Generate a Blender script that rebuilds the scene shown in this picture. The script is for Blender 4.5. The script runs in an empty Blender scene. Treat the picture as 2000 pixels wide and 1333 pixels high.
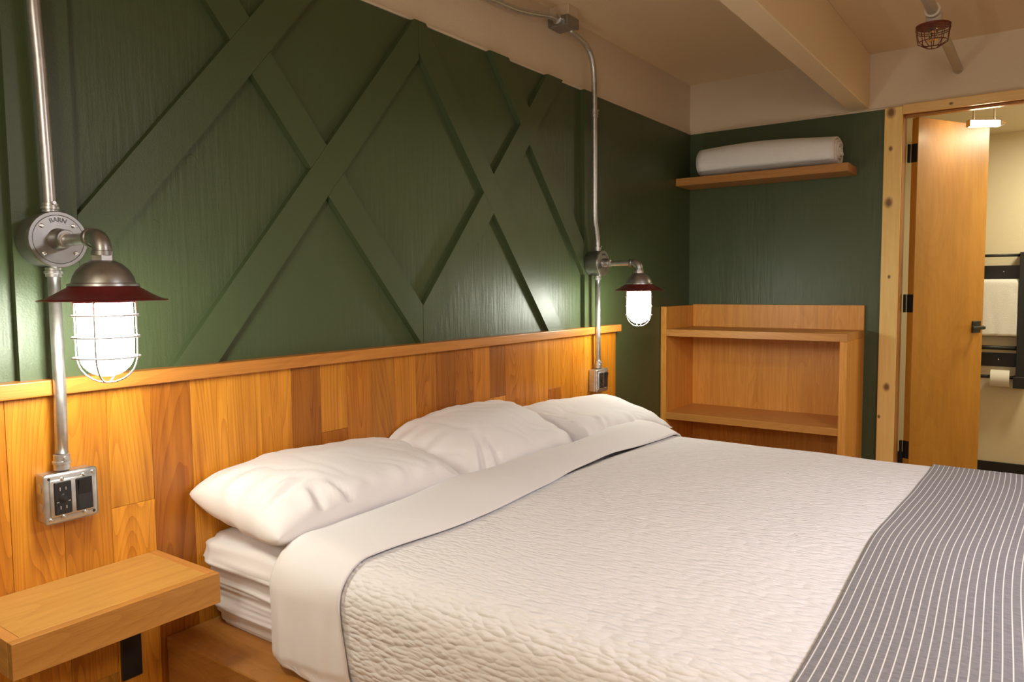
import bpy, bmesh, math, random
from math import sin, cos, pi, radians, sqrt, exp
from mathutils import Vector, Matrix, noise

SC = bpy.context.scene
COL = SC.collection
random.seed(7)

# ------------------------------------------------------------------ camera
YAW, PITCH, ROLL = 0.9476, -0.0718, -0.0085
cam_d = bpy.data.cameras.new('camera')
cam = bpy.data.objects.new('camera', cam_d)
COL.objects.link(cam)
_d = Vector((cos(PITCH)*sin(YAW), cos(PITCH)*cos(YAW), sin(PITCH)))
_r = Vector((cos(YAW), -sin(YAW), 0)); _u = _r.cross(_d)
_r2 = cos(ROLL)*_r + sin(ROLL)*_u; _u2 = -sin(ROLL)*_r + cos(ROLL)*_u
M = Matrix((( _r2.x, _u2.x, -_d.x, -0.4485), (_r2.y, _u2.y, -_d.y, -1.6903),
            (_r2.z, _u2.z, -_d.z, 1.210), (0, 0, 0, 1)))
cam.matrix_world = M
cam_d.sensor_width = 36.0
cam_d.lens = 1462.67*36/2000
cam_d.clip_start = 0.02
SC.camera = cam

# ------------------------------------------------------------------ world, light, exposure
w = bpy.data.worlds.new('world'); SC.world = w; w.use_nodes = True
w.node_tree.nodes['Background'].inputs[0].default_value = (1.0, 0.85, 0.7, 1)
w.node_tree.nodes['Background'].inputs[1].default_value = 0.02
SC.view_settings.view_transform = 'Standard'
SC.view_settings.look = 'None'
SC.view_settings.gamma = 1.0
SC.view_settings.use_curve_mapping = False
SC.view_settings.exposure = 0.1
LAMP_COLOR = (0.97, 1.0, 0.86)
LAMP_STRENGTH = 66.0
BATH_STRENGTH = 34.0
FILL = 35.0

def area(name, loc, target, size, power, color):
    l = bpy.data.lights.new(name, 'AREA'); l.shape = 'DISK'; l.size = size
    l.energy = power; l.color = color
    o = bpy.data.objects.new(name, l); COL.objects.link(o); o.location = loc
    o.rotation_euler = (Vector(target) - Vector(loc)).to_track_quat('-Z', 'Y').to_euler()
    return o
# unseen fill lights added to brighten the rooms: one over the foot of the bed, one behind the photographer, one in the bathroom
area('bed_fill_light', (1.1, -2.5, 1.95), (1.1, -2.5, 0), 0.5, 33.0, (1.0, 0.97, 1.0))
area('bathroom_fill_light', (4.5, -2.0, 2.10), (4.5, -2.0, 0), 0.3, 15.0, (1.0, 0.95, 0.68))
pl = bpy.data.lights.new('room_fill_light', 'POINT'); pl.shadow_soft_size = 0.16
pl.energy = FILL; pl.color = (1.0, 1.0, 0.93)
plo = bpy.data.objects.new('room_fill_light', pl); COL.objects.link(plo); plo.location = (-1.3, -1.7, 1.85)

# ------------------------------------------------------------------ materials
def new_mat(name):
    m = bpy.data.materials.new(name); m.use_nodes = True
    return m, m.node_tree.nodes, m.node_tree.links, m.node_tree.nodes['Principled BSDF']

def plain(name, col, rough=0.5, metal=0.0, bump=0.0, bscale=60.0, spec=0.5, stretch=(1,1,1), var=0.0):
    m, N, L, b = new_mat(name)
    b.inputs['Base Color'].default_value = (*col, 1)
    b.inputs['Roughness'].default_value = rough
    b.inputs['Metallic'].default_value = metal
    b.inputs['Specular IOR Level'].default_value = spec
    if bump or var:
        tc = N.new('ShaderNodeTexCoord'); mp = N.new('ShaderNodeMapping')
        mp.inputs['Scale'].default_value = stretch
        L.new(tc.outputs['Object'], mp.inputs['Vector'])
        nz = N.new('ShaderNodeTexNoise'); nz.inputs['Scale'].default_value = bscale
        nz.inputs['Detail'].default_value = 4
        L.new(mp.outputs['Vector'], nz.inputs['Vector'])
        if bump:
            bp = N.new('ShaderNodeBump'); bp.inputs['Strength'].default_value = 1.0
            bp.inputs['Distance'].default_value = bump
            L.new(nz.outputs['Fac'], bp.inputs['Height']); L.new(bp.outputs['Normal'], b.inputs['Normal'])
        if var:
            mx = N.new('ShaderNodeMix'); mx.data_type = 'RGBA'
            mx.inputs[6].default_value = (*[c*(1-var) for c in col], 1)
            mx.inputs[7].default_value = (*[min(1, c*(1+var)) for c in col], 1)
            L.new(nz.outputs['Fac'], mx.inputs[0]); L.new(mx.outputs[2], b.inputs['Base Color'])
    return m

def emit(name, col, strength):
    m, N, L, b = new_mat(name)
    b.inputs['Base Color'].default_value = (0.8, 0.8, 0.8, 1)
    b.inputs['Emission Color'].default_value = (*col, 1)
    b.inputs['Emission Strength'].default_value = strength
    b.inputs['Roughness'].default_value = 0.3
    return m

def math_node(N, L, op, a, b=None):
    n = N.new('ShaderNodeMath'); n.operation = op
    for i, v in enumerate((a, b)):
        if v is None: continue
        if isinstance(v, (int, float)): n.inputs[i].default_value = v
        else: L.new(v, n.inputs[i])
    return n.outputs[0]

def wood(name, light, dark, axis='Z', tint=False, rough=0.38, contrast=1.0, ring=7.0, streak=38.0, knots=None, grain_bump=0.0004, figure=0.13):
    """long-grained timber: pores and streaks stretched along one axis, broad cathedral figure"""
    m, N, L, b = new_mat(name)
    tc = N.new('ShaderNodeTexCoord'); oi = N.new('ShaderNodeObjectInfo')
    off = N.new('ShaderNodeVectorMath'); off.operation = 'SCALE'
    off.inputs[0].default_value = (13.7, 9.1, 17.3)
    L.new(oi.outputs['Random'], off.inputs['Scale'])
    add = N.new('ShaderNodeVectorMath'); add.operation = 'ADD'
    L.new(tc.outputs['Object'], add.inputs[0]); L.new(off.outputs[0], add.inputs[1])
    def mapped(sl, sc):
        mp = N.new('ShaderNodeMapping')
        v = [sc, sc, sc]; v['XYZ'.index(axis)] = sl
        mp.inputs['Scale'].default_value = v
        L.new(add.outputs[0], mp.inputs['Vector']); return mp.outputs['Vector']
    # fine streaks
    n1 = N.new('ShaderNodeTexNoise'); n1.inputs['Scale'].default_value = 1.0
    n1.inputs['Detail'].default_value = 5; n1.inputs['Roughness'].default_value = 0.62
    L.new(mapped(2.2, streak), n1.inputs['Vector'])
    n2 = N.new('ShaderNodeTexNoise'); n2.inputs['Scale'].default_value = 1.0
    n2.inputs['Detail'].default_value = 3
    L.new(mapped(9.0, streak*7), n2.inputs['Vector'])
    # cathedral figure : contour lines of a slow noise
    n3 = N.new('ShaderNodeTexNoise'); n3.inputs['Scale'].default_value = 1.0
    n3.inputs['Detail'].default_value = 1.0; n3.inputs['Distortion'].default_value = 0.3
    L.new(mapped(0.8, ring), n3.inputs['Vector'])
    saw = math_node(N, L, 'FRACT', math_node(N, L, 'MULTIPLY', n3.outputs['Fac'], 30.0))
    saw = math_node(N, L, 'POWER', saw, 2.2)
    mixf = math_node(N, L, 'ADD', math_node(N, L, 'MULTIPLY', n1.outputs['Fac'], 0.75),
                     math_node(N, L, 'MULTIPLY', saw, figure))
    mixf = math_node(N, L, 'ADD', mixf, math_node(N, L, 'MULTIPLY', n2.outputs['Fac'], 0.24))
    cr = N.new('ShaderNodeValToRGB')
    e = cr.color_ramp.elements
    lo, hi = 0.62 - 0.26/contrast, 0.62 + 0.26/contrast
    e[0].position = max(0, lo); e[0].color = (*light, 1)
    e[1].position = min(1, hi); e[1].color = (*dark, 1)
    L.new(mixf, cr.inputs['Fac'])
    col = cr.outputs['Color']
    if tint:
        mx = N.new('ShaderNodeMix'); mx.data_type = 'RGBA'; mx.blend_type = 'MULTIPLY'
        mx.inputs[0].default_value = 1.0
        L.new(col, mx.inputs[6]); L.new(oi.outputs['Color'], mx.inputs[7]); col = mx.outputs[2]
    for k in (knots or []):
        # a knot: dark eye with a paler ring, at a fixed spot of the board
        sep = N.new('ShaderNodeVectorMath'); sep.operation = 'SUBTRACT'
        L.new(tc.outputs['Object'], sep.inputs[0]); sep.inputs[1].default_value = k[:3]
        sc = N.new('ShaderNodeVectorMath'); sc.operation = 'MULTIPLY'
        v = [1.0, 1.0, 1.0]; v['XYZ'.index(axis)] = 0.72; v[0] = 0.0
        sc.inputs[1].default_value = v; L.new(sep.outputs[0], sc.inputs[0])
        ln = N.new('ShaderNodeVectorMath'); ln.operation = 'LENGTH'; L.new(sc.outputs[0], ln.inputs[0])
        wob = math_node(N, L, 'ADD', ln.outputs['Value'], math_node(N, L, 'MULTIPLY', n2.outputs['Fac'], k[3]*0.5))
        kr = N.new('ShaderNodeMapRange'); kr.inputs[1].default_value = k[3]*0.8; kr.inputs[2].default_value = k[3]*1.7
        kr.inputs[3].default_value = 0.92; kr.inputs[4].default_value = 0.0
        L.new(wob, kr.inputs[0])
        mx = N.new('ShaderNodeMix'); mx.data_type = 'RGBA'
        L.new(kr.outputs[0], mx.inputs[0]); L.new(col, mx.inputs[6])
        mx.inputs[7].default_value = (0.16, 0.055, 0.012, 1); col = mx.outputs[2]
    L.new(col, b.inputs['Base Color'])
    b.inputs['Roughness'].default_value = rough
    bp = N.new('ShaderNodeBump'); bp.inputs['Distance'].default_value = grain_bump
    bp.inputs['Strength'].default_value = 0.6
    L.new(n2.outputs['Fac'], bp.inputs['Height']); L.new(bp.outputs['Normal'], b.inputs['Normal'])
    return m

def green_paint(name, relief=1.0):
    """semi-gloss dark green paint rolled over plywood whose grain telegraphs through"""
    m, N, L, b = new_mat(name)
    tc = N.new('ShaderNodeTexCoord')
    def noise_at(scale, st, detail=4, dist=0.0):
        mp = N.new('ShaderNodeMapping'); mp.inputs['Scale'].default_value = st
        L.new(tc.outputs['Object'], mp.inputs['Vector'])
        n = N.new('ShaderNodeTexNoise'); n.inputs['Scale'].default_value = scale
        n.inputs['Detail'].default_value = detail; n.inputs['Distortion'].default_value = dist
        L.new(mp.outputs['Vector'], n.inputs['Vector']); return n.outputs['Fac']
    grain = noise_at(70, (1, 1, 0.09), 5)
    roller = noise_at(240, (1, 1, 1), 2)
    wavy = noise_at(5, (1, 1, 0.5), 2)
    patch = noise_at(2.6, (1, 1, 1), 2)
    gate = N.new('ShaderNodeMapRange'); gate.inputs[1].default_value = 0.5; gate.inputs[2].default_value = 0.72
    L.new(patch, gate.inputs[0])
    rough_grain = noise_at(34, (1, 1, 0.16), 6, 1.2)
    h = math_node(N, L, 'ADD', math_node(N, L, 'MULTIPLY', grain, 0.72*relief), math_node(N, L, 'MULTIPLY', roller, 0.20))
    h = math_node(N, L, 'ADD', h, math_node(N, L, 'MULTIPLY', wavy, 2.4))
    h = math_node(N, L, 'ADD', h, math_node(N, L, 'MULTIPLY', math_node(N, L, 'MULTIPLY', rough_grain, gate.outputs[0]), 1.1*relief))
    bp = N.new('ShaderNodeBump'); bp.inputs['Distance'].default_value = 0.0020; bp.inputs['Strength'].default_value = 0.85
    L.new(h, bp.inputs['Height']); L.new(bp.outputs['Normal'], b.inputs['Normal'])
    mx = N.new('ShaderNodeMix'); mx.data_type = 'RGBA'
    mx.inputs[6].default_value = (0.050, 0.072, 0.027, 1); mx.inputs[7].default_value = (0.064, 0.087, 0.035, 1)
    L.new(patch, mx.inputs[0]); L.new(mx.outputs[2], b.inputs['Base Color'])
    b.inputs['Roughness'].default_value = 0.42
    return m

def cloth(name, col, kind='plain'):
    m, N, L, b = new_mat(name)
    b.inputs['Base Color'].default_value = (*col, 1)
    b.inputs['Roughness'].default_value = 0.9
    b.inputs['Specular IOR Level'].default_value = 0.15
    b.inputs['Sheen Weight'].default_value = 0.15
    uv = N.new('ShaderNodeUVMap'); uv.uv_map = 'UVMap'
    tc = N.new('ShaderNodeTexCoord')
    bp = N.new('ShaderNodeBump')
    if kind == 'plain':
        n = N.new('ShaderNodeTexNoise'); n.inputs['Scale'].default_value = 9; n.inputs['Detail'].default_value = 3
        n.inputs['Distortion'].default_value = 0.6
        L.new(tc.outputs['Object'], n.inputs['Vector'])
        bp.inputs['Distance'].default_value = 0.004; bp.inputs['Strength'].default_value = 0.5
        L.new(n.outputs['Fac'], bp.inputs['Height'])
    elif kind == 'terry':
        n = N.new('ShaderNodeTexNoise'); n.inputs['Scale'].default_value = 260; n.inputs['Detail'].default_value = 3
        L.new(tc.outputs['Object'], n.inputs['Vector'])
        bp.inputs['Distance'].default_value = 0.003; bp.inputs['Strength'].default_value = 0.7
        L.new(n.outputs['Fac'], bp.inputs['Height'])
    elif kind == 'matelasse':
        # puckered cells, long along the bed (v), short across (u)
        nz = N.new('ShaderNodeTexNoise'); nz.inputs['Scale'].default_value = 26; nz.inputs['Detail'].default_value = 3
        L.new(uv.outputs['UV'], nz.inputs['Vector'])
        wob = N.new('ShaderNodeVectorMath'); wob.operation = 'SCALE'; wob.inputs['Scale'].default_value = 0.010
        L.new(nz.outputs['Color'], wob.inputs[0])
        ad = N.new('ShaderNodeVectorMath'); ad.operation = 'ADD'
        L.new(uv.outputs['UV'], ad.inputs[0]); L.new(wob.outputs[0], ad.inputs[1])
        mp = N.new('ShaderNodeMapping'); mp.inputs['Scale'].default_value = (118, 44, 1)
        L.new(ad.outputs[0], mp.inputs['Vector'])
        vo = N.new('ShaderNodeTexVoronoi'); vo.feature = 'SMOOTH_F1'; vo.inputs['Scale'].default_value = 1.0
        vo.inputs['Smoothness'].default_value = 0.35
        L.new(mp.outputs['Vector'], vo.inputs['Vector'])
        h = math_node(N, L, 'SUBTRACT', 1.0, math_node(N, L, 'POWER', vo.outputs['Distance'], 1.6))
        n2 = N.new('ShaderNodeTexNoise'); n2.inputs['Scale'].default_value = 30
        L.new(uv.outputs['UV'], n2.inputs['Vector'])
        h = math_node(N, L, 'ADD', h, math_node(N, L, 'MULTIPLY', n2.outputs['Fac'], 0.5))
        bp.inputs['Distance'].default_value = 0.0046; bp.inputs['Strength'].default_value = 0.95
        L.new(h, bp.inputs['Height'])
    elif kind == 'throw':
        sx = N.new('ShaderNodeSeparateXYZ'); L.new(uv.outputs['UV'], sx.inputs[0])
        ph = math_node(N, L, 'FRACT', math_node(N, L, 'DIVIDE', sx.outputs['Y'], 0.0132))
        line = N.new('ShaderNodeMapRange'); line.inputs[1].default_value = 0.13; line.inputs[2].default_value = 0.19
        line.inputs[3].default_value = 1.0; line.inputs[4].default_value = 0.0
        L.new(ph, line.inputs[0])
        lo = N.new('ShaderNodeMapRange'); lo.inputs[1].default_value = 0.0; lo.inputs[2].default_value = 0.04
        L.new(ph, lo.inputs[0])
        stripe = math_node(N, L, 'MULTIPLY', line.outputs[0], lo.outputs[0])
        # cross ribs of the weave
        nz = N.new('ShaderNodeTexNoise'); nz.inputs['Scale'].default_value = 1.0; nz.inputs['Detail'].default_value = 2
        mp = N.new('ShaderNodeMapping'); mp.inputs['Scale'].default_value = (210, 60, 1)
        L.new(uv.outputs['UV'], mp.inputs['Vector']); L.new(mp.outputs['Vector'], nz.inputs['Vector'])
        gx = N.new('ShaderNodeMix'); gx.data_type = 'RGBA'
        gx.inputs[6].default_value = (0.130, 0.124, 0.140, 1); gx.inputs[7].default_value = (0.32, 0.30, 0.315, 1)
        L.new(nz.outputs['Fac'], gx.inputs[0])
        cx = N.new('ShaderNodeMix'); cx.data_type = 'RGBA'
        L.new(stripe, cx.inputs[0]); L.new(gx.outputs[2], cx.inputs[6]); cx.inputs[7].default_value = (0.74, 0.71, 0.69, 1)
        L.new(cx.outputs[2], b.inputs['Base Color'])
        bp.inputs['Distance'].default_value = 0.0012; bp.inputs['Strength'].default_value = 0.6
        L.new(nz.outputs['Fac'], bp.inputs['Height'])
    L.new(bp.outputs['Normal'], b.inputs['Normal'])
    return m

def galvanized(name, col=(0.55, 0.55, 0.55), rough=0.36):
    m, N, L, b = new_mat(name)
    tc = N.new('ShaderNodeTexCoord')
    n = N.new('ShaderNodeTexNoise'); n.inputs['Scale'].default_value = 55; n.inputs['Detail'].default_value = 5
    L.new(tc.outputs['Object'], n.inputs['Vector'])
    mx = N.new('ShaderNodeMix'); mx.data_type = 'RGBA'
    mx.inputs[6].default_value = (*[c*0.72 for c in col], 1); mx.inputs[7].default_value = (*[min(1, c*1.2) for c in col], 1)
    L.new(n.outputs['Fac'], mx.inputs[0]); L.new(mx.outputs[2], b.inputs['Base Color'])
    mr = N.new('ShaderNodeMapRange'); mr.inputs[3].default_value = rough*0.75; mr.inputs[4].default_value = rough*1.35
    L.new(n.outputs['Fac'], mr.inputs[0]); L.new(mr.outputs[0], b.inputs['Roughness'])
    b.inputs['Metallic'].default_value = 0.92
    return m

WHITE_WALL = plain('cream_wall_paint', (0.70, 0.57, 0.42), 0.62, bump=0.0006, bscale=160)
CEIL = plain('cream_ceiling_paint', (0.84, 0.66, 0.42), 0.7, bump=0.0006, bscale=120)
GREEN = green_paint('green_semi_gloss_on_plywood')
GREEN_BOARD = green_paint('green_semi_gloss_on_boards', 0.25)
OAK_PLANK = wood('honey_oak_plank', (0.64, 0.275, 0.026), (0.32, 0.095, 0.004), 'Z', tint=True, rough=0.36, contrast=1.1, ring=9, figure=0.2)
OAK_X = wood('oak_along_x', (0.56, 0.26, 0.055), (0.38, 0.14, 0.020), 'X', rough=0.4, streak=60, ring=5)
OAK_CAP = wood('oak_cap_rail', (0.58, 0.23, 0.042), (0.34, 0.11, 0.014), 'X', rough=0.36, streak=60, ring=5)
OAK_Y = wood('oak_along_y', (0.66, 0.30, 0.072), (0.44, 0.17, 0.030), 'Y', rough=0.4, streak=60, ring=5)
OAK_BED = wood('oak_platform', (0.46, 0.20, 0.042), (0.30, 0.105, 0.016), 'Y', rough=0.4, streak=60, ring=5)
OAK_Z = wood('oak_along_z', (0.80, 0.36, 0.065), (0.54, 0.20, 0.024), 'Z', rough=0.42, streak=46, ring=9, contrast=1.2)
PINE_K = [(3.635, -1.030, 2.040, .017), (3.635, -1.033, 1.867, .008), (3.635, -1.031, 1.607, .016),
          (3.635, -1.042, 1.245, .006), (3.635, -1.043, 0.699, .013), (3.635, -1.012, 0.548, .006), (3.635, -1.279, 2.052, .007)]
PINE_CASING = wood('knotty_pine', (0.96, 0.68, 0.25), (0.84, 0.50, 0.13), 'Z', rough=0.45, streak=30, ring=4, knots=[(a-3.6525, b+1.083, c, d) for a, b, c, d in PINE_K], figure=0.05)
PINE_JAMB = wood('stained_jamb', (0.50, 0.22, 0.05), (0.33, 0.125, 0.025), 'Z', rough=0.4, streak=40)
BIRCH = wood('birch_door_skin', (0.58, 0.27, 0.036), (0.38, 0.15, 0.014), 'Z', rough=0.34, streak=14, ring=2.0, contrast=0.95, grain_bump=0.0002, figure=0.08)
STEEL = galvanized('galvanized_steel', (0.60, 0.60, 0.60), 0.34)
CAST = galvanized('cast_aluminium', (0.36, 0.355, 0.345), 0.36)
RED = plain('oxblood_enamel', (0.115, 0.010, 0.012), 0.28)
RED_WIRE = plain('red_wire', (0.14, 0.022, 0.012), 0.4)
BLACK = plain('black_plastic', (0.012, 0.011, 0.011), 0.35)
BLACK_GLOSS = plain('black_rocker', (0.016, 0.014, 0.014), 0.22)
BLACK_METAL = plain('black_powder_coat', (0.010, 0.011, 0.011), 0.42)
SCREW = plain('screw_steel', (0.7, 0.7, 0.68), 0.25, 1.0)
SHEET = cloth('white_percale', (0.83, 0.80, 0.81))
QUILT = cloth('white_matelasse', (0.83, 0.80, 0.81), 'matelasse')
TERRY = cloth('white_terry', (0.88, 0.86, 0.85), 'terry')
THROW = cloth('grey_striped_weave', (0.3, 0.3, 0.3), 'throw')
PAPER = plain('white_paper', (0.80, 0.76, 0.70), 0.9)
JAR = emit('glowing_glass_jar', LAMP_COLOR, LAMP_STRENGTH)
BATH_LED = emit('glowing_diffuser', (1.0, 0.80, 0.50), BATH_STRENGTH)
BATH_WALL = plain('warm_white_bathroom_paint', (0.74, 0.64, 0.46), 0.6, bump=0.0005, bscale=120)
FLOOR = plain('warm_wood_floor', (0.30, 0.17, 0.08), 0.5, var=0.3, bscale=8)
PIPE_WHITE = plain('white_painted_pipe', (0.68, 0.61, 0.51), 0.5)
CHROME = plain('sprinkler_chrome', (0.55, 0.53, 0.50), 0.25, 1.0)
GLASS = plain('clear_glass', (1, 1, 1), 0.03)
GLASS.node_tree.nodes['Principled BSDF'].inputs['Transmission Weight'].default_value = 1.0

# ------------------------------------------------------------------ helpers
WL = {}
def thing(name, label, cat, loc=(0, 0, 0), group=None):
    o = bpy.data.objects.new(name, None); COL.objects.link(o)
    o.empty_display_size = 0.05
    o.location = loc; WL[o.name] = Vector(loc)
    o['label'] = label; o['category'] = cat
    if group: o['group'] = group
    return o

def structure(o, label=None):
    o['kind'] = 'structure'
    if label: o['label'] = label
    return o

def mk(name, bm, mat, parent=None, smooth=False, loc=None, local=False, color=None, flip=True):
    """link bm (world coordinates, or the parent's own when local) as one mesh object"""
    if flip: bmesh.ops.recalc_face_normals(bm, faces=bm.faces)
    me = bpy.data.meshes.new(name)
    base = Vector((0, 0, 0))
    root = parent
    if parent is not None:
        base = WL[parent.name]
    elif loc is not None:
        base = Vector(loc)
    if not local and base.length > 0:
        bmesh.ops.translate(bm, verts=bm.verts, vec=-base)
    bm.to_mesh(me); bm.free()
    mats = mat if isinstance(mat, (list, tuple)) else [mat]
    for mm in mats: me.materials.append(mm)
    if smooth:
        for p in me.polygons: p.use_smooth = True
    o = bpy.data.objects.new(name, me); COL.objects.link(o)
    if parent is not None:
        o.parent = parent; WL[o.name] = base
    else:
        o.location = base; WL[o.name] = base
    if color: o.color = color
    return o

def tag(o, label, cat, group=None):
    o['label'] = label; o['category'] = cat
    if group: o['group'] = group
    return o

def autosmooth(o, ang=35):
    me = o.data
    me.polygons.foreach_set('use_smooth', [True]*len(me.polygons))
    b = bmesh.new(); b.from_mesh(me)
    for e in b.edges:
        if len(e.link_faces) == 2:
            try:
                if e.calc_face_angle() > radians(ang): e.smooth = False
            except ValueError: pass
    b.to_mesh(me); b.free()
    return o

def box(bm, x0, x1, y0, y1, z0, z1, bevel=0.0, seg=1):
    x0, x1 = min(x0, x1), max(x0, x1); y0, y1 = min(y0, y1), max(y0, y1); z0, z1 = min(z0, z1), max(z0, z1)
    b = bmesh.new()
    bmesh.ops.create_cube(b, size=1.0)
    for v in b.verts:
        v.co = Vector(((x0+x1)/2 + v.co.x*(x1-x0), (y0+y1)/2 + v.co.y*(y1-y0), (z0+z1)/2 + v.co.z*(z1-z0)))
    if bevel: bmesh.ops.bevel(b, geom=list(b.edges), offset=bevel, segments=seg, affect='EDGES', profile=0.5)
    merge(bm, b)

def merge(bm, b, mat=None):
    vm = [bm.verts.new(v.co) for v in b.verts]
    b.verts.index_update()
    for f in b.faces:
        nf = bm.faces.new([vm[v.index] for v in f.verts]); nf.material_index = f.material_index
    b.free()

def B(x0, x1, y0, y1, z0, z1, bevel=0.0, seg=1):
    bm = bmesh.new(); box(bm, x0, x1, y0, y1, z0, z1, bevel, seg); return bm

def prism_xz(bm, pts, y0, y1):
    """polygon in the x,z plane, extruded along y"""
    a = [bm.verts.new((p[0], y0, p[1])) for p in pts]; b = [bm.verts.new((p[0], y1, p[1])) for p in pts]
    n = len(pts)
    bm.faces.new(a); bm.faces.new(list(reversed(b)))
    for i in range(n): bm.faces.new((a[i], b[i], b[(i+1) % n], a[(i+1) % n]))

def tube(bm, path, r, seg=12, closed=False, caps=True):
    pts = [Vector(p) for p in path]; n = len(pts)
    rings = []
    prev = None
    for i, p in enumerate(pts):
        if closed: t = (pts[(i+1) % n] - pts[i-1]).normalized()
        else: t = (pts[min(i+1, n-1)] - pts[max(i-1, 0)]).normalized()
        if prev is None:
            a = Vector((0, 0, 1)) if abs(t.z) < 0.9 else Vector((1, 0, 0))
            nrm = (a - t*a.dot(t)).normalized()
        else:
            nrm = (prev - t*prev.dot(t)).normalized()
        prev = nrm; bn = t.cross(nrm)
        rr = r[i] if isinstance(r, (list, tuple)) else r
        rings.append([bm.verts.new(p + nrm*cos(2*pi*k/seg)*rr + bn*sin(2*pi*k/seg)*rr) for k in range(seg)])
    m = n if closed else n-1
    for i in range(m):
        A, Bq = rings[i], rings[(i+1) % n]
        for k in range(seg): bm.faces.new((A[k], A[(k+1) % seg], Bq[(k+1) % seg], Bq[k]))
    if caps and not closed:
        bm.faces.new(list(reversed(rings[0]))); bm.faces.new(rings[-1])

def smooth_path(pts, n=8):
    """Catmull-Rom through pts"""
    P = [Vector(p) for p in pts]; P = [P[0]*2-P[1]] + P + [P[-1]*2-P[-2]]
    out = []
    for i in range(1, len(P)-2):
        for k in range(n):
            t = k/n; a, b, c, d = P[i-1], P[i], P[i+1], P[i+2]
            out.append(0.5*((2*b) + (c-a)*t + (2*a-5*b+4*c-d)*t*t + (3*b-a-3*c+d)*t**3))
    out.append(P[-2]); return out

def lathe(bm, prof, center=(0, 0, 0), axis='Z', seg=32, cap0=False, cap1=False):
    """prof: list of (radius, height) turned about axis"""
    c = Vector(center); rings = []
    for r, h in prof:
        ring = []
        for k in range(seg):
            a = 2*pi*k/seg
            if axis == 'Z': p = Vector((r*cos(a), r*sin(a), h))
            elif axis == 'Y': p = Vector((r*cos(a), h, r*sin(a)))
            else: p = Vector((h, r*cos(a), r*sin(a)))
            ring.append(bm.verts.new(c + p))
        rings.append(ring)
    for i in range(len(rings)-1):
        for k in range(seg): bm.faces.new((rings[i][k], rings[i][(k+1) % seg], rings[i+1][(k+1) % seg], rings[i+1][k]))
    if cap0: bm.faces.new(rings[0])
    if cap1: bm.faces.new(rings[-1])

def grid(bm, nu, nv, fn, uvfn=None):
    V = [[bm.verts.new(fn(i/(nu-1), j/(nv-1))) for j in range(nv)] for i in range(nu)]
    lay = bm.loops.layers.uv.new('UVMap') if uvfn else None
    for i in range(nu-1):
        for j in range(nv-1):
            f = bm.faces.new((V[i][j], V[i+1][j], V[i+1][j+1], V[i][j+1]))
            if lay:
                for l, (a, b) in zip(f.loops, ((i, j), (i+1, j), (i+1, j+1), (i, j+1))):
                    l[lay].uv = uvfn(a/(nu-1), b/(nv-1))
    return V

def nz(x, y=0.0, z=0.0): return noise.noise(Vector((x, y, z)))
def sstep(a, b, x):
    t = min(1, max(0, (x-a)/(b-a))); return t*t*(3-2*t)

# ------------------------------------------------------------------ the room
XB = 3.6525; ZG = 2.064; ZC = 2.338; YF = -3.7; XL = -1.7
# back wall (behind the bed): green plywood below, cream wall above
wb = structure(mk('wall_back', B(XL, XB+0.12, 0.0, 0.14, 0, ZG), GREEN), 'dark green painted plywood wall behind the bed')
mk('upper_wall', B(XL, XB+0.12, 0.004, 0.14, ZG, 2.46), WHITE_WALL, wb)['label'] = 'cream painted band above the green'
mk('ledge_bead', B(XL, XB, -0.006, 0.006, ZG-0.002, ZG+0.005, 0.001), WHITE_WALL, wb)
# lattice boards nailed on the wall
def bd(name, pts): return mk('board', (lambda b: (prism_xz(b, pts, -0.020, 0.0), b)[1])(bmesh.new()), GREEN_BOARD, wb)
Z0, Z1 = 0.99, ZG-0.001
XM = 1.378
HW = 0.058           # half the horizontal width of a slanted board
SL = 1.203
def xs(x_at, z_at, z, s): return x_at + (z - z_at)/s
def slant(xc, zc, s, z0, z1):
    return [(xs(xc, zc, z0, s)-HW, z0), (xs(xc, zc, z0, s)+HW, z0), (xs(xc, zc, z1, s)+HW, z1), (xs(xc, zc, z1, s)-HW, z1)]
def cutline(pts, keep):
    """clip polygon by half-plane keep(p)>=0"""
    out = []
    for i in range(len(pts)):
        a, b = pts[i], pts[(i+1) % len(pts)]
        fa, fb = keep(a), keep(b)
        if fa >= 0: out.append(a)
        if (fa >= 0) != (fb >= 0):
            t = fa/(fa-fb); out.append((a[0]+(b[0]-a[0])*t, a[1]+(b[1]-a[1])*t))
    return out
VL = (0.187, 0.311); VR = (2.428, 2.530)
bd('board', [(VL[0], Z0), (VL[1], Z0), (VL[1], Z1), (VL[0], Z1)])
bd('board', [(VR[0], Z0), (VR[1], Z0), (VR[1], Z1), (VR[0], Z1)])
# centre lines (x at z=1.5)
S1 = (0.418+0.061, 1.5, SL); S2 = (0.956, 1.5, SL+0.012); S3 = (1.726, 1.5, SL)
T1 = (1.027, 1.5, -SL+0.02); T2 = (1.812, 1.5, -SL-0.03); T3 = (2.285, 1.5, -SL+0.01)
def side(line, off, p, sgn):   # sgn +1: right of the line moved by off
    xc, zc, s = line
    return sgn*(p[0] - (xs(xc, zc, p[1], s) + off))
g = 0.0008
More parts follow.
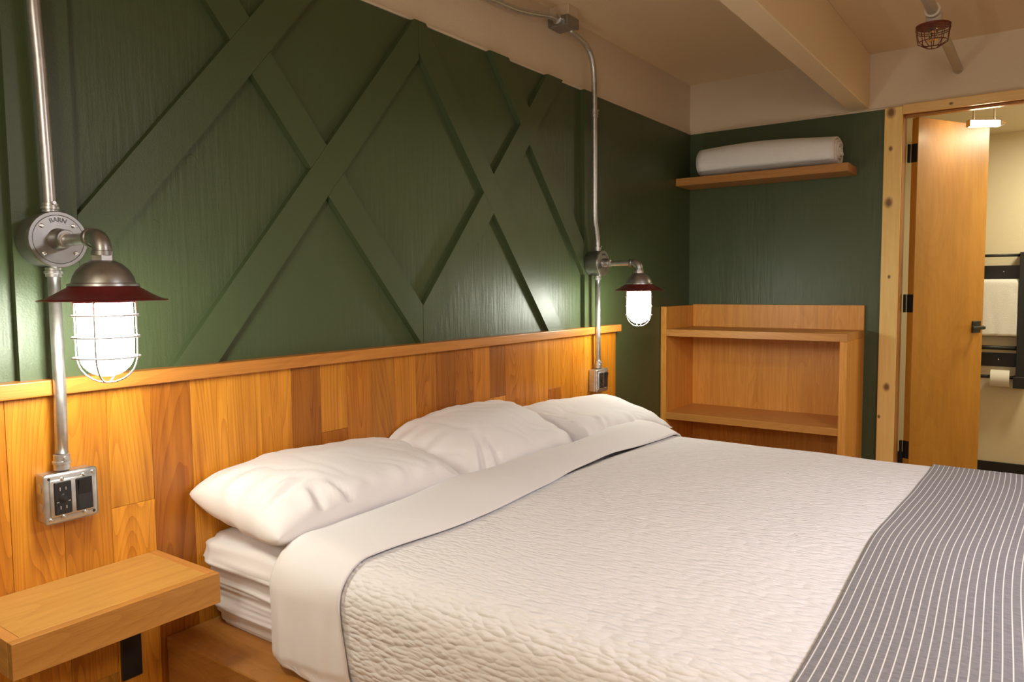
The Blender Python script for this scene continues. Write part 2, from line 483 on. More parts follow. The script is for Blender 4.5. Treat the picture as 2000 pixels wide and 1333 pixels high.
# rising boards run through at the left crossings, falling ones at the right
p = slant(*S1, Z0, Z1); p = cutline(p, lambda q: q[0]-VL[1]-g); bd('board', p)
p = slant(*S2, Z0, Z1); p = cutline(p, lambda q: XM - g - q[0]); bd('board', p)
f = slant(*T2, Z0, Z1); f = cutline(f, lambda q: q[0]-XM-g); bd('board', f)
p = slant(*S3, Z0, Z1); p = cutline(p, lambda q: q[0]-XM-g)
bd('board', cutline(p, lambda q: side(T2, -HW-g, q, -1)))
p2 = cutline(p, lambda q: side(T2, HW+g, q, 1)); bd('board', cutline(p2, lambda q: side(T3, -HW-g, q, -1)))
bd('board', cutline(p2, lambda q: side(T3, HW+g, q, 1)))
t = slant(*T1, Z0, Z1); t = cutline(t, lambda q: XM - g - q[0])
bd('board', cutline(t, lambda q: side(S1, -HW-g, q, -1)))
t2 = cutline(t, lambda q: side(S1, HW+g, q, 1)); bd('board', cutline(t2, lambda q: side(S2, -HW-g, q, -1)))
bd('board', cutline(t2, lambda q: side(S2, HW+g, q, 1)))
t = slant(*T3, Z0, Z1); t = cutline(t, lambda q: VR[0]-g-q[0]); bd('board', t)

for px, pz in ((0.589, 1.522), (0.488, 1.360)):
    bm = bmesh.new(); lathe(bm, [(0.0135, 0.0), (0.0135, -0.0006), (0.0120, -0.0010), (0.0003, -0.0010)], (px, 0, pz), 'Y', 24)
    mk('wood_plug', bm, GREEN, wb)

# right wall with the doorway, cream above green
DY0, DY1, DZ = -1.083, -1.712, 2.030        # doorway clear opening
bm = bmesh.new()
box(bm, XB, XB+0.11, 0.0, DY0+0.018, 0, ZG)
box(bm, XB, XB+0.11, DY1-0.018, YF, 0, ZG)
box(bm, XB, XB+0.11, DY0+0.018, DY1-0.018, DZ+0.018, ZG)
wr = structure(mk('wall_right', bm, GREEN), 'dark green wall with the doorway and shelf')
mk('upper_wall', B(XB+0.002, XB+0.11, 0.004, YF, ZG, 2.46), WHITE_WALL, wr)['label'] = 'cream painted band above the green'
mk('ledge_bead', B(XB-0.005, XB+0.005, -0.004, DY0+0.083, ZG-0.002, ZG+0.005, 0.001), WHITE_WALL, wr)
structure(mk('wall_left', B(XL-0.1, XL, 0.14, YF, 0, 2.46), WHITE_WALL), 'cream wall at the near end of the room')
structure(mk('wall_front', B(XL-0.1, XB+0.11, YF, YF-0.1, 0, 2.46), WHITE_WALL), 'cream wall behind the photographer')
structure(mk('floor', B(XL-0.1, 5.3, 0.14, YF-0.1, -0.1, 0), FLOOR), 'dark floor')
structure(mk('ceiling', B(XL-0.1, XB+0.12, 0.14, YF-0.1, ZC, ZC+0.12), CEIL), 'cream painted ceiling')
structure(mk('trim_1', B(XL, XB, -0.837, -0.929, 2.074, ZC+0.002, 0.004), CEIL), 'cream painted ceiling beam running to the doorway wall')
structure(mk('trim_2', B(2.185, 2.262, 0.004, -0.088, 2.296, ZC+0.002, 0.003), WHITE_WALL), 'cream painted block above the junction box')

# door frame
df = structure(thing('trim_3', 'knotty pine door frame', 'x', (XB, DY0, 0)), 'knotty pine door casing with dark stained jambs')
del df['category']
mk('casing', B(XB-0.018, XB, -1.003, DY0+0.002, 0, ZG-0.001, 0.002), PINE_CASING, df)
mk('casing', B(XB-0.018, XB, DY1-0.002, DY1-0.083, 0, ZG-0.001, 0.002), PINE_CASING, df)
PINE_HEAD = wood('knotty_pine_head', (0.90, 0.60, 0.24), (0.74, 0.42, 0.13), 'Y', rough=0.45, streak=30, ring=4, knots=[(0.0, -0.2, 2.046, .006)], figure=0.05)
mk('head_casing', B(XB-0.018, XB, DY0+0.0015, DY1-0.0015, DZ-0.004, ZG+0.006, 0.002), PINE_HEAD, df)
mk('jamb', B(XB-0.002, XB+0.112, DY0+0.018, DY0, 0, DZ, 0.001), PINE_JAMB, df)
mk('jamb', B(XB-0.002, XB+0.112, DY1-0.018, DY1, 0, DZ, 0.001), PINE_JAMB, df)
mk('head_jamb', B(XB-0.002, XB+0.112, DY0+0.018, DY1-0.018, DZ, DZ+0.018, 0.001), wood('stained_head_jamb', (0.50, 0.22, 0.05), (0.33, 0.125, 0.025), 'Y', rough=0.4, streak=40), df)
mk('door_stop', B(XB+0.035, XB+0.07, DY0, DY1, DZ, DZ-0.012, 0.002), PINE_JAMB, df)
mk('door_stop', B(XB+0.035, XB+0.07, DY1, DY1+0.012, 0, DZ-0.012, 0.002), PINE_JAMB, df)

# bathroom beyond the doorway
XW = 5.10; BZ = 2.125
structure(mk('wall_bathroom', B(XW, XW+0.1, -0.5, -2.6, 0, 2.3), BATH_WALL), 'warm white far wall of the bathroom')
bm = bmesh.new(); box(bm, XB+0.11, XW, -0.5, -0.6, 0, 2.3); box(bm, XB+0.11, XW, -2.5, -2.6, 0, 2.3)
box(bm, XB+0.11, XB+0.115, -0.6, DY0+0.02, 0, BZ); box(bm, XB+0.11, XB+0.115, DY1-0.02, -2.5, 0, BZ); box(bm, XB+0.11, XB+0.115, DY0+0.02, DY1-0.02, DZ+0.02, BZ)
structure(mk('wall_bathroom', bm, BATH_WALL), 'warm white side walls of the bathroom')
structure(mk('ceiling_bathroom', B(XB+0.11, XW, -0.6, -2.5, BZ, BZ+0.1), BATH_WALL), 'warm white ceiling of the bathroom')
structure(mk('baseboard_bathroom', B(XW-0.012, XW, -0.6, -2.5, 0.0, 0.088, 0.002), BLACK_METAL), 'black skirting along the bathroom wall')

# door leaf, opened into the bathroom
ANG = radians(-29.7)
door = structure(thing('door_1', 'flush birch veneer door', 'x', (3.775, -1.105, 0)), 'birch veneered flush door standing open into the bathroom')
del door['category']
# local frame: +x along the leaf from the hinge edge, y=0 back face, y=-0.035 room face
def dmk(name, bm, mat, parent=None, smooth=False):
    o = mk(name, bm, mat, parent or door, smooth, local=True); return o
LEAF_L = 0.540
dmk('leaf', B(0, LEAF_L, -0.035, 0, 0.008, 2.026, 0.0015), BIRCH)
for hz in (1.855, 1.112, 0.369):
    bm = bmesh.new()
    box(bm, -0.0015, 0.0012, -0.0335, 0.001, hz-0.045, hz+0.045, 0.0005)
    tube(bm, [(-0.007, 0.006, hz-0.045), (-0.007, 0.006, hz+0.045)], 0.006, 10)
    box(bm, -0.020, -0.004, 0.003, 0.008, hz-0.045, hz+0.045, 0.0005)
    h = dmk('hinge', bm, BLACK_METAL)
hd = dmk('handle', B(0.450, 0.515, -0.043, -0.035, 0.950, 1.012, 0.002), BLACK_METAL)
hd['label'] = 'black lever handle on a square rose'
bm = bmesh.new()
tube(bm, [(0.483, -0.043, 0.978), (0.483, -0.078, 0.978)], 0.010, 12)
box(bm, 0.395, 0.492, -0.085, -0.070, 0.970, 0.986, 0.003)
lv = mk('lever', bm, BLACK_METAL, hd, local=True)
bm = bmesh.new(); box(bm, 0.450, 0.515, 0, 0.008, 0.950, 1.012, 0.002); box(bm, 0.395, 0.492, 0.04, 0.055, 0.970, 0.986, 0.003)
tube(bm, [(0.483, 0.005, 0.978), (0.483, 0.045, 0.978)], 0.010, 12)
dmk('handle', bm, BLACK_METAL)
door.rotation_euler = (0, 0, ANG)

# ------------------------------------------------------------------ headboard
HB0, HB1, PW = 0.054, 2.7, 0.098
hb = thing('headboard', 'wide wall-mounted headboard of vertical honey oak planks with a cap rail', 'headboard', (XM, 0, 0))
mk('backing', B(HB0, HB1, -0.002, -0.014, 0.02, 0.998), BLACK, hb)
T = {  # tint of the upper and lower piece of each column, left to right, and the height of its butt joint
    0: ((1.0, .92, .75), (.8, .7, .55), .40), 1: ((1.02, .98, .9), (.95, .9, .8), .30), 2: ((.92, .86, .76), (.8, .8, .8), .36),
    3: ((1.0, .97, .9), (1.08, 1.06, 1.02), .731), 4: ((.80, .68, .56), (.8, .7, .6), .22), 5: ((1.1, 1.08, 1.0), (.9, .9, .9), .45),
    6: ((1.08, 1.06, 1.0), (.9, .9, .9), .33), 7: ((1.05, 1.0, .9), (.9, .9, .9), .25), 8: ((.76, .66, .56), (.9, .9, .9), .42),
    9: ((1.0, .96, .86), (.78, .66, .55), .803), 10: ((.92, .82, .68), (.9, .9, .9), .30), 11: ((.86, .80, .74), (.9, .9, .9), .5),
    12: ((.98, .92, .82), (.9, .9, .9), .35), 13: ((.86, .76, .64), (.9, .9, .9), .2), 14: ((.72, .60, .48), (.9, .9, .9), .4),
    15: ((.80, .68, .54), (.9, .9, .9), .48), 16: ((.98, .88, .76), (.9, .9, .9), .3), 17: ((.70, .58, .46), (1.1, 1.08, 1.0), .802),
    18: ((.90, .78, .64), (.9, .9, .9), .45), 19: ((.92, .82, .68), (.9, .9, .9), .3), 20: ((1.06, 1.0, .9), (.9, .9, .9), .4),
    21: ((1.04, .98, .84), (.80, .66, .50), .789), 22: ((.98, .9, .74), (.9, .9, .9), .28), 23: ((.98, .88, .72), (.9, .9, .9), .5),
    24: ((1.1, 1.06, .96), (.9, .9, .9), .36), 25: ((.96, .9, .76), (.9, .9, .9), .42), 26: ((1.0, .92, .76), (.9, .9, .9), .3)}
for k in range(27):
    x0 = HB0 + k*PW; up, lo, zj = T[k]
    d = 0.0300 + random.uniform(-0.0006, 0.0006)
    mk('plank', B(x0+.0003, x0+PW-.0003, -0.014, -d, zj+.0003, 0.998, 0.0006), OAK_PLANK, hb, color=(*[c**1.7 for c in up], 1))
    d = 0.0300 + random.uniform(-0.0006, 0.0006)
    mk('plank', B(x0+.0003, x0+PW-.0003, -0.014, -d, 0.02, zj-.0003, 0.0006), OAK_PLANK, hb, color=(*[c**1.7 for c in lo], 1))
mk('cap_rail', B(HB0-0.02, HB1+0.022, -0.002, -0.050, 0.998, 1.030, 0.0025, 2), OAK_CAP, hb)

# black plate low on the headboard
bp_ = mk('cover_plate', B(0.352, 0.398, -0.0306, -0.037, 0.336, 0.452, 0.002), BLACK, None, loc=(0.375, -0.031, 0.336))
tag(bp_, 'small black plate on the headboard below the nightstand', 'plate')

# ------------------------------------------------------------------ bed platform and nightstand
bf = thing('bed_platform', 'low oak platform carrying the mattress', 'bed frame', (XM, -1.0, 0))
PX0, PX1 = 0.458, 2.298
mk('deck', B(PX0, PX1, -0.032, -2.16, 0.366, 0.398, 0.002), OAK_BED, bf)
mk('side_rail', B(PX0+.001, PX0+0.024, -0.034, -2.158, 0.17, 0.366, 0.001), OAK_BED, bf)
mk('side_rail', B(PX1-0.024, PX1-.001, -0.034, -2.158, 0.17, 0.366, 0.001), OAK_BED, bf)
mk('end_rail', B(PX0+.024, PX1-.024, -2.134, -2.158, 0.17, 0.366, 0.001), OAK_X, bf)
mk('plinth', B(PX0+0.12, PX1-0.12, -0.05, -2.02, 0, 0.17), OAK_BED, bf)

ns = thing('nightstand', 'chunky oak floating nightstand shelf at the left of the bed', 'nightstand', (0.25, -0.031, 0.545))
NX0, NX1, NY0, NY1, NZ0, NZ1 = 0.053, 0.447, -0.0312, -0.277, 0.545, 0.610
mk('top', B(NX0+0.020, NX1-0.020, NY0, NY1+0.020, NZ1-0.018, NZ1, 0.0006), wood('oak_nightstand_top', (0.66, 0.36, 0.09), (0.48, 0.21, 0.036), 'X', rough=0.36, streak=45, ring=4), ns)
for x0, x1 in ((NX0, NX0+0.0196), (NX1-0.0196, NX1)):
    mk('side_panel', B(x0, x1, NY0, NY1+0.0200, NZ0, NZ1, 0.0006), OAK_Y, ns)
mk('front_panel', B(NX0, NX1, NY1, NY1+0.0196, NZ0, NZ1, 0.0008), OAK_X, ns)
mk('bottom', B(NX0+0.020, NX1-0.020, NY0, NY1+0.020, NZ0, NZ0+0.012), OAK_X, ns)

# ------------------------------------------------------------------ bedding
MX0, MX1, MZ0, MZ1 = 0.556, 2.204, 0.3985, 0.628
def section(x0, x1, z0, z1, r, n_side=36, n_top=60, n_r=10, rb=0.0):
    """open profile left hem -> over the top -> right hem, as (x, z, nx, nz)"""
    P = []
    for i in range(n_side): P.append((x0, z0 + (z1-r-z0)*i/n_side, -1, 0))
    for i in range(n_r):
        a = pi - (pi/2)*i/n_r; P.append((x0+r+r*cos(a), z1-r+r*sin(a), cos(a), sin(a)))
    for i in range(n_top): P.append((x0+r+(x1-x0-2*r)*i/n_top, z1, 0, 1))
    for i in range(n_r):
        a = pi/2 - (pi/2)*i/n_r; P.append((x1-r+r*cos(a), z1-r+r*sin(a), cos(a), sin(a)))
    for i in range(n_side+1): P.append((x1, z1-r-(z1-r-z0)*i/n_side, 1, 0))
    return P
def arclen(P):
    s = [0]
    for a, b in zip(P, P[1:]): s.append(s[-1] + sqrt((a[0]-b[0])**2+(a[1]-b[1])**2))
    return s

# mattress in a loose fitted sheet
P = section(MX0, MX1, MZ0, MZ1, 0.055, 60, 40, 12)
bm = bmesh.new()
NV = 200
def mfun(u, v):
    i = round(u*(len(P)-1)); x, z, nx, nzz = P[i]
    y = -0.036 + v*(-2.05+0.036)
    sidew = abs(nx)
    t = (z-MZ0)/(MZ1-MZ0)
    d = 0
    if z < MZ1-0.01 or sidew > .3:
        # horizontal drag lines of the sheet
        yy = y*1.1
        warp = 0.10*nz(y*2.0, 3.1) + 0.05*nz(y*6, 1.2)
        q = t*5.2 + warp*2 + 0.7*nz(y*0.9, 7.7, t*2)
        ridge = 1-abs(2*(q-math.floor(q))-1)
        d += (0.013*(ridge**1.5) - 0.007) * (0.65+0.35*nz(y*2.3+4, t*4, 2)) * sstep(-0.05, .12, t)*sidew
        d += 0.0055*nz(y*4, t*24, 5.5)*sidew
        d += 0.020*sstep(.60, .70, t)*(1-sstep(.80, 1.0, t))*sidew       # rolled upper edge
        d -= 0.026*(1-sstep(0.0, .22, t))*sidew                       # tucked under
    d += 0.004*nz(x*4, y*4, 9)*(1-sidew)
    c = sstep(-0.02, 0.07, -0.036-y+0.0)      # soft corner at the head
    d = min(d, 0.022 - 0.012*sstep(-.46, -.54, y)) if y < -.4 else d
    inset = (1-sstep(0, 0.05, -0.036-y))*0.022
    return Vector((x+nx*(d-inset), y, z+nzz*(d-inset*.6)))
bm2 = bmesh.new()
V = grid(bm2, len(P), NV, mfun)
n = len(P)
bm2.faces.new([V[i][0] for i in range(n)]); bm2.faces.new([V[i][-1] for i in reversed(range(n))])
for j in range(NV-1): bm2.faces.new((V[0][j], V[0][j+1], V[-1][j+1], V[-1][j]))
mt = mk('mattress', bm2, SHEET, None, True, loc=(XM, -1.0, MZ0))
tag(mt, 'thick mattress in a wrinkled white fitted sheet on the oak platform', 'mattress')

# coverlet
QX0, QX1, QZ = 0.530, 2.230, 0.646
PQ = section(QX0, QX1, 0.408, QZ, 0.075, 30, 90, 14)
SQ = arclen(PQ)
def bed_lift(x, y):
    return 0.006*nz(x*2.2, y*2.0, 1.3) + 0.003*nz(x*5, y*5, 4.1)
QY0, QYT = -0.545, -2.085
def qpoint(i, y, off=0.0):
    x, z, nx, nzz = PQ[i]
    d = off + (bed_lift(x, y) if nzz > .3 else 0.004*nz(y*6, z*4, 8.8))
    d += 0.010*sin(pi*min(1, max(0, (x-QX0)/(QX1-QX0))))*max(0, nzz)
    d -= 0.012*max(0, (0.46-z)/0.06)*abs(nx)*(1 if z < .46 else 0)
    return Vector((x+nx*d, y, z+nzz*d))
NQ = 150
def qfun(u, v):
    i = round(u*(len(PQ)-1)); L = (QY0-QYT)+0.24
    s = v*L
    if s <= QY0-QYT-0.06:
        return qpoint(i, QY0 - s)
    s2 = s-(QY0-QYT-0.06); r = 0.075
    b = qpoint(i, QYT+0.06)
    if s2 < r*pi/2: a = s2/r; dy, dz = r*sin(a), r*(1-cos(a))
    else: dy, dz = r, r + s2 - r*pi/2
    z = max(0.404, min(b.z, QZ-dz)); return Vector((b.x, b.y-dy, min(b.z, z)))
bm = bmesh.new()
grid(bm, len(PQ), NQ, qfun, lambda u, v: (SQ[round(u*(len(PQ)-1))], v*((QY0-QYT)+0.24)))
cv = mk('coverlet', bm, QUILT, None, True, loc=(XM, -1.0, 0.41))
tag(cv, 'white puckered matelasse coverlet spread over the bed', 'bedspread')
md = cv.modifiers.new('thickness', 'SOLIDIFY'); md.thickness = 0.006; md.offset = -1

# turned-down top sheet: a rolled band across the bed
bandz = []
def band_edges(x, side, z):
    crest = -0.362 + 0.010*nz(x*3.1, 2.2) - 0.03*sstep(2.05, 2.22, x)
    low = -0.568 + 0.030*sin((x-0.60)*4.3)*(0 if side else 1)*sstep(.55, .9, x)*(1-sstep(1.7, 2.1, x))*(-1) + 0.008*nz(x*4, 5.5)
    if side and x < 1:
        crest -= 0.11*(1-sstep(0.396, 0.428, z)) ; low -= 0.02*(1-sstep(.42, .60, z))
    return crest, low
PS = section(QX0-0.004, QX1+0.004, 0.401, QZ+0.004, 0.078, 34, 110, 16)
SS = arclen(PS)
prof = [(-0.10, 0.000), (-0.05, 0.000), (-0.02, 0.001), (-0.005, 0.004), (0.0, 0.010), (-0.003, 0.017), (-0.012, 0.022), (-0.03, 0.024)]
def bfun(u, v):
    i = round(u*(len(PS)-1)); x, z, nx, nzz = PS[i]
    side = abs(nx) > 0.5
    crest, low = band_edges(x, side, z)
    m = round(v*29)
    k = len(prof)
    puff = 1.0 + 0.9*sstep(1.7, 2.1, x)*max(0, nzz) + 0.25*nz(x*5, z*5, 3)
    if m < k:
        dy, o = prof[m]; y = crest - (-dy if False else -dy) if False else crest + (dy if dy > 0 else dy)
        y = crest - abs(dy); off = o*puff
    else:
        t = (m-k+1)/(29-k-3)
        if t <= 1:
            y = (crest-0.03) + (low-(crest-0.03))*t
            off = (0.024*(1-t) + 0.004*t + 0.006*sin(pi*t))*puff
        else:
            e = m-(29-3)      # hem turned under
            y = low + 0.002 + 0.010*max(0, e); off = 0.002 if e > 0 else 0.003
    # soft folds
    if side and z < 0.60:
        w = sstep(0.60, 0.50, z)
        off += 0.008*nz(y*26, z*2.2, 1.0)*w + 0.005*nz(y*60, z*3, 4)*w
    else:
        off += (0.004*nz(x*3.2, y*9, 6.6) + 0.0016*nz(x*14+y*9, y*14, 2))*sstep(low-.005, low+.08, y)
    off -= 0.014*max(0, (0.44-z)/0.05)*abs(nx)*(1 if z < .44 else 0)
    # follow the crown of the bed under it
    off += (bed_lift(x, y) if nzz > .3 else 0.004*nz(y*6, z*4, 8.8)) + 0.010*sin(pi*min(1, max(0, (x-QX0)/(QX1-QX0))))*max(0, nzz)
    return Vector((x+nx*off, y, z+nzz*off))
bm = bmesh.new()
grid(bm, len(PS), 30, bfun, lambda u, v: (u*2.5, v*.3))
ts = mk('top_sheet', bm, SHEET, None, True, loc=(XM, -0.46, 0.41))
tag(ts, 'white top sheet folded back as a smooth band below the pillows', 'sheet')
md = ts.modifiers.new('thickness', 'SOLIDIFY'); md.thickness = 0.003; md.offset = -1

# striped throw at the foot
TY0 = -1.405
PT = section(QX0-0.004, QX1+0.004, 0.45, QZ+0.004, 0.078, 30, 120, 14)
ST = arclen(PT)
def tfun(u, v):
    i = round(u*(len(PT)-1)); x, z, nx, nzz = PT[i]
    s = v*0.66
    b = i/(len(PT)-1)
    ydev = 0.010*sin((x-1.25)*4.6 + 1.2 + s*1.5)*max(0, nzz)
    y = TY0 - s + ydev
    # same underlay as the coverlet
    d = 0.004 + (bed_lift(x, y) if nzz > .3 else 0.004*nz(y*6, z*4, 8.8)) + 0.010*sin(pi*min(1, max(0, (x-QX0)/(QX1-QX0))))*max(0, nzz)
    d += 0.004*max(0, nzz)*(1+sin(x*7.5+s*4))*sstep(0, .25, s)
    return Vector((x+nx*d, max(y, -2.06), z+nzz*d))
bm = bmesh.new()
grid(bm, len(PT), 110, tfun, lambda u, v: (ST[round(u*(len(PT)-1))], v*0.66+0.009))
th = mk('bed_throw', bm, THROW, None, True, loc=(XM, -1.75, 0.45))
tag(th, 'grey woven throw with thin white stripes across the foot of the bed', 'throw')
md = th.modifiers.new('thickness', 'SOLIDIFY'); md.thickness = 0.004; md.offset = -1

# pillows
def pillow(label, loc, rot, a, b, T, seed, keep=(), droop=(0.0, 0.0), folds=()):
    """plump rectangular pillow; keep = planes (point, normal) it is pressed flat against"""
    NU, NVV = 90, 64
    bm = bmesh.new()
    R = Matrix.Translation(loc) @ (Matrix.Rotation(rot[2], 4, 'Z') @ Matrix.Rotation(rot[1], 4, 'Y') @ Matrix.Rotation(rot[0], 4, 'X'))
    def surf(sgn):
        rows = []
        for i in range(NU+1):
            row = []
            for j in range(NVV+1):
                u = -1+2*i/NU; v = -1+2*j/NVV
                u = sin(u*pi/2)*.6 + u*.4; v = sin(v*pi/2)*.6 + v*.4
                au, av = abs(u), abs(v)
                e = max(0, (1-au**3.2))*max(0, (1-av**2.8))
                t = T*(e**0.44)*(1-0.06*au*au)
                pu = 1 - 0.05*(1-v*v)*au**6 - 0.045*(av**7)*au
                pv = 1 - 0.07*(1-u*u)*av**6 - 0.055*(au**7)*av
                edge = max(au, av)
                seam = sstep(.985, 1.0, edge)
                near = sstep(.45, .92, edge)*(1-seam)
                # gathers running in from the four seams
                gu = nz(v*6.0+seed*3.1, au*1.5, seed)*near*sstep(.45, .85, au)
                gv = nz(u*6.5+seed*1.7, av*1.4, seed+9)*near*sstep(.45, .85, av)
                # long creases and broad dents of the filling
                w = u*2.3 + v*1.1 + 0.6*nz(u*1.7, v*1.7, seed)
                cr = -max(0, 1-abs(nz(w*1.6, v*.8-u*.5, seed+5))*7)
                br = nz(u*1.3+seed, v*1.2, seed+3)
                dz = 0.009*gu + 0.009*gv + 0.004*cr*(e**.4)*sstep(.1, .6, edge) + 0.022*br*e + 0.002*nz(u*5, v*4, seed+11)
                for fu, fv, du, dv, wd, dp, ln in folds:
                    # a pinched crease starting at (fu, fv) and running along (du, dv)
                    al = (u-fu)*du + (v-fv)*dv; ac = -(u-fu)*dv + (v-fv)*du
                    if -.05 < al < ln*1.2:
                        q = ac/wd
                        dz += dp*(exp(-q*q)*-1.0 + 0.75*exp(-(q-1.6)**2))*sstep(-.05, .05, al)*(1-sstep(ln*.5, ln*1.2, al))
                z = sgn*t + (dz if sgn > 0 else -0.4*dz)*(min(1, e*6)**.8)
                z += 0.006*nz(u*3+seed, v*3, 7)*sstep(.75, 1, edge)
                z -= droop[0]*max(0, -u)**3 + droop[1]*max(0, u)**3
                p = R @ Vector((a*u*pu, b*v*pv, z))
                for c, n in keep:
                    d = (p-Vector(c)).dot(Vector(n).normalized())
                    if d < 0.012:      # soft landing on the plane
                        d2 = 0.0 if d < -0.012 else (d+0.012)**2/0.048
                        p += Vector(n).normalized()*(d2-d)
                row.append(p)
            rows.append(row)
        return rows
    top, bot = surf(1), surf(-1)
    vt = [[bm.verts.new(p) for p in r] for r in top]
    vb = [[None]*(NVV+1) for _ in range(NU+1)]
    for i in range(NU+1):
        for j in range(NVV+1):
            vb[i][j] = vt[i][j] if i in (0, NU) or j in (0, NVV) else bm.verts.new(bot[i][j])
    for i in range(NU):
        for j in range(NVV):
            bm.faces.new((vt[i][j], vt[i+1][j], vt[i+1][j+1], vt[i][j+1]))
            q = (vb[i][j], vb[i][j+1], vb[i+1][j+1], vb[i+1][j])
            if set(q) != {vt[i][j], vt[i+1][j], vt[i+1][j+1], vt[i][j+1]}: bm.faces.new(q)
    o = mk('pillow', bm, SHEET, None, True, loc=loc)
    tag(o, label, 'pillow', 'white pillows along the headboard')
    return o
BEDTOP = ((0, 0, MZ1+0.006), (0, 0, 1)); BOARD = ((0, -0.034, 0), (0, -1, 0))
pillow('left white pillow, nearest the nightstand, overhanging the mattress edge', (0.858, -0.200, 0.706), (radians(9), radians(1.0), radians(1)), 0.346, 0.176, 0.084, 1.7,
       (BEDTOP, BOARD, ((1.176, 0, 0), (-1, 0, 0))), (0.012, 0.03), folds=((-.62, -.95, .1, .99, .04, .011, .35), (-.36, -.97, -.25, .97, .035, .013, .35), (-.90, -.55, .9, .3, .05, .009, .35)))
pillow('middle white pillow, propped up highest against the headboard', (1.510, -0.180, 0.702), (radians(21), radians(-1), radians(1)), 0.348, 0.190, 0.080, 5.3,
       (BEDTOP, BOARD, ((1.182, 0, 0), (1, 0, 0)), ((1.838, 0, 0), (-1, 0, 0))), (0.045, 0.02), folds=((-.70, -.92, .35, .94, .05, .016, .8), (-.5, -.94, .2, .98, .04, .011, .6)))
pillow('right white pillow, farthest from the nightstand, by the oak bookcase', (2.100, -0.245, 0.684), (radians(10), radians(1), radians(-9)), 0.335, 0.182, 0.072, 9.2,
       (BEDTOP, BOARD, ((1.845, 0, 0), (1, 0, 0))), (0.0, 0.035), folds=((-.35, -.95, .2, .98, .05, .013, .4), (.2, -.95, .1, .99, .04, .010, .35)))

# ------------------------------------------------------------------ wall lamps
def text_mesh(s, size, depth):
    c = bpy.data.curves.new('lettering', 'FONT'); c.body = s; c.size = size; c.extrude = depth
    c.align_x = 'CENTER'; c.align_y = 'CENTER'; c.resolution_u = 2
    to = bpy.data.objects.new('tmp_text', c); COL.objects.link(to)
    dg = bpy.context.evaluated_depsgraph_get()
    me = bpy.data.meshes.new_from_object(to.evaluated_get(dg))
    bpy.data.objects.remove(to); bpy.data.curves.remove(c)
    b = bmesh.new(); b.from_mesh(me); bpy.data.meshes.remove(me)
    return b

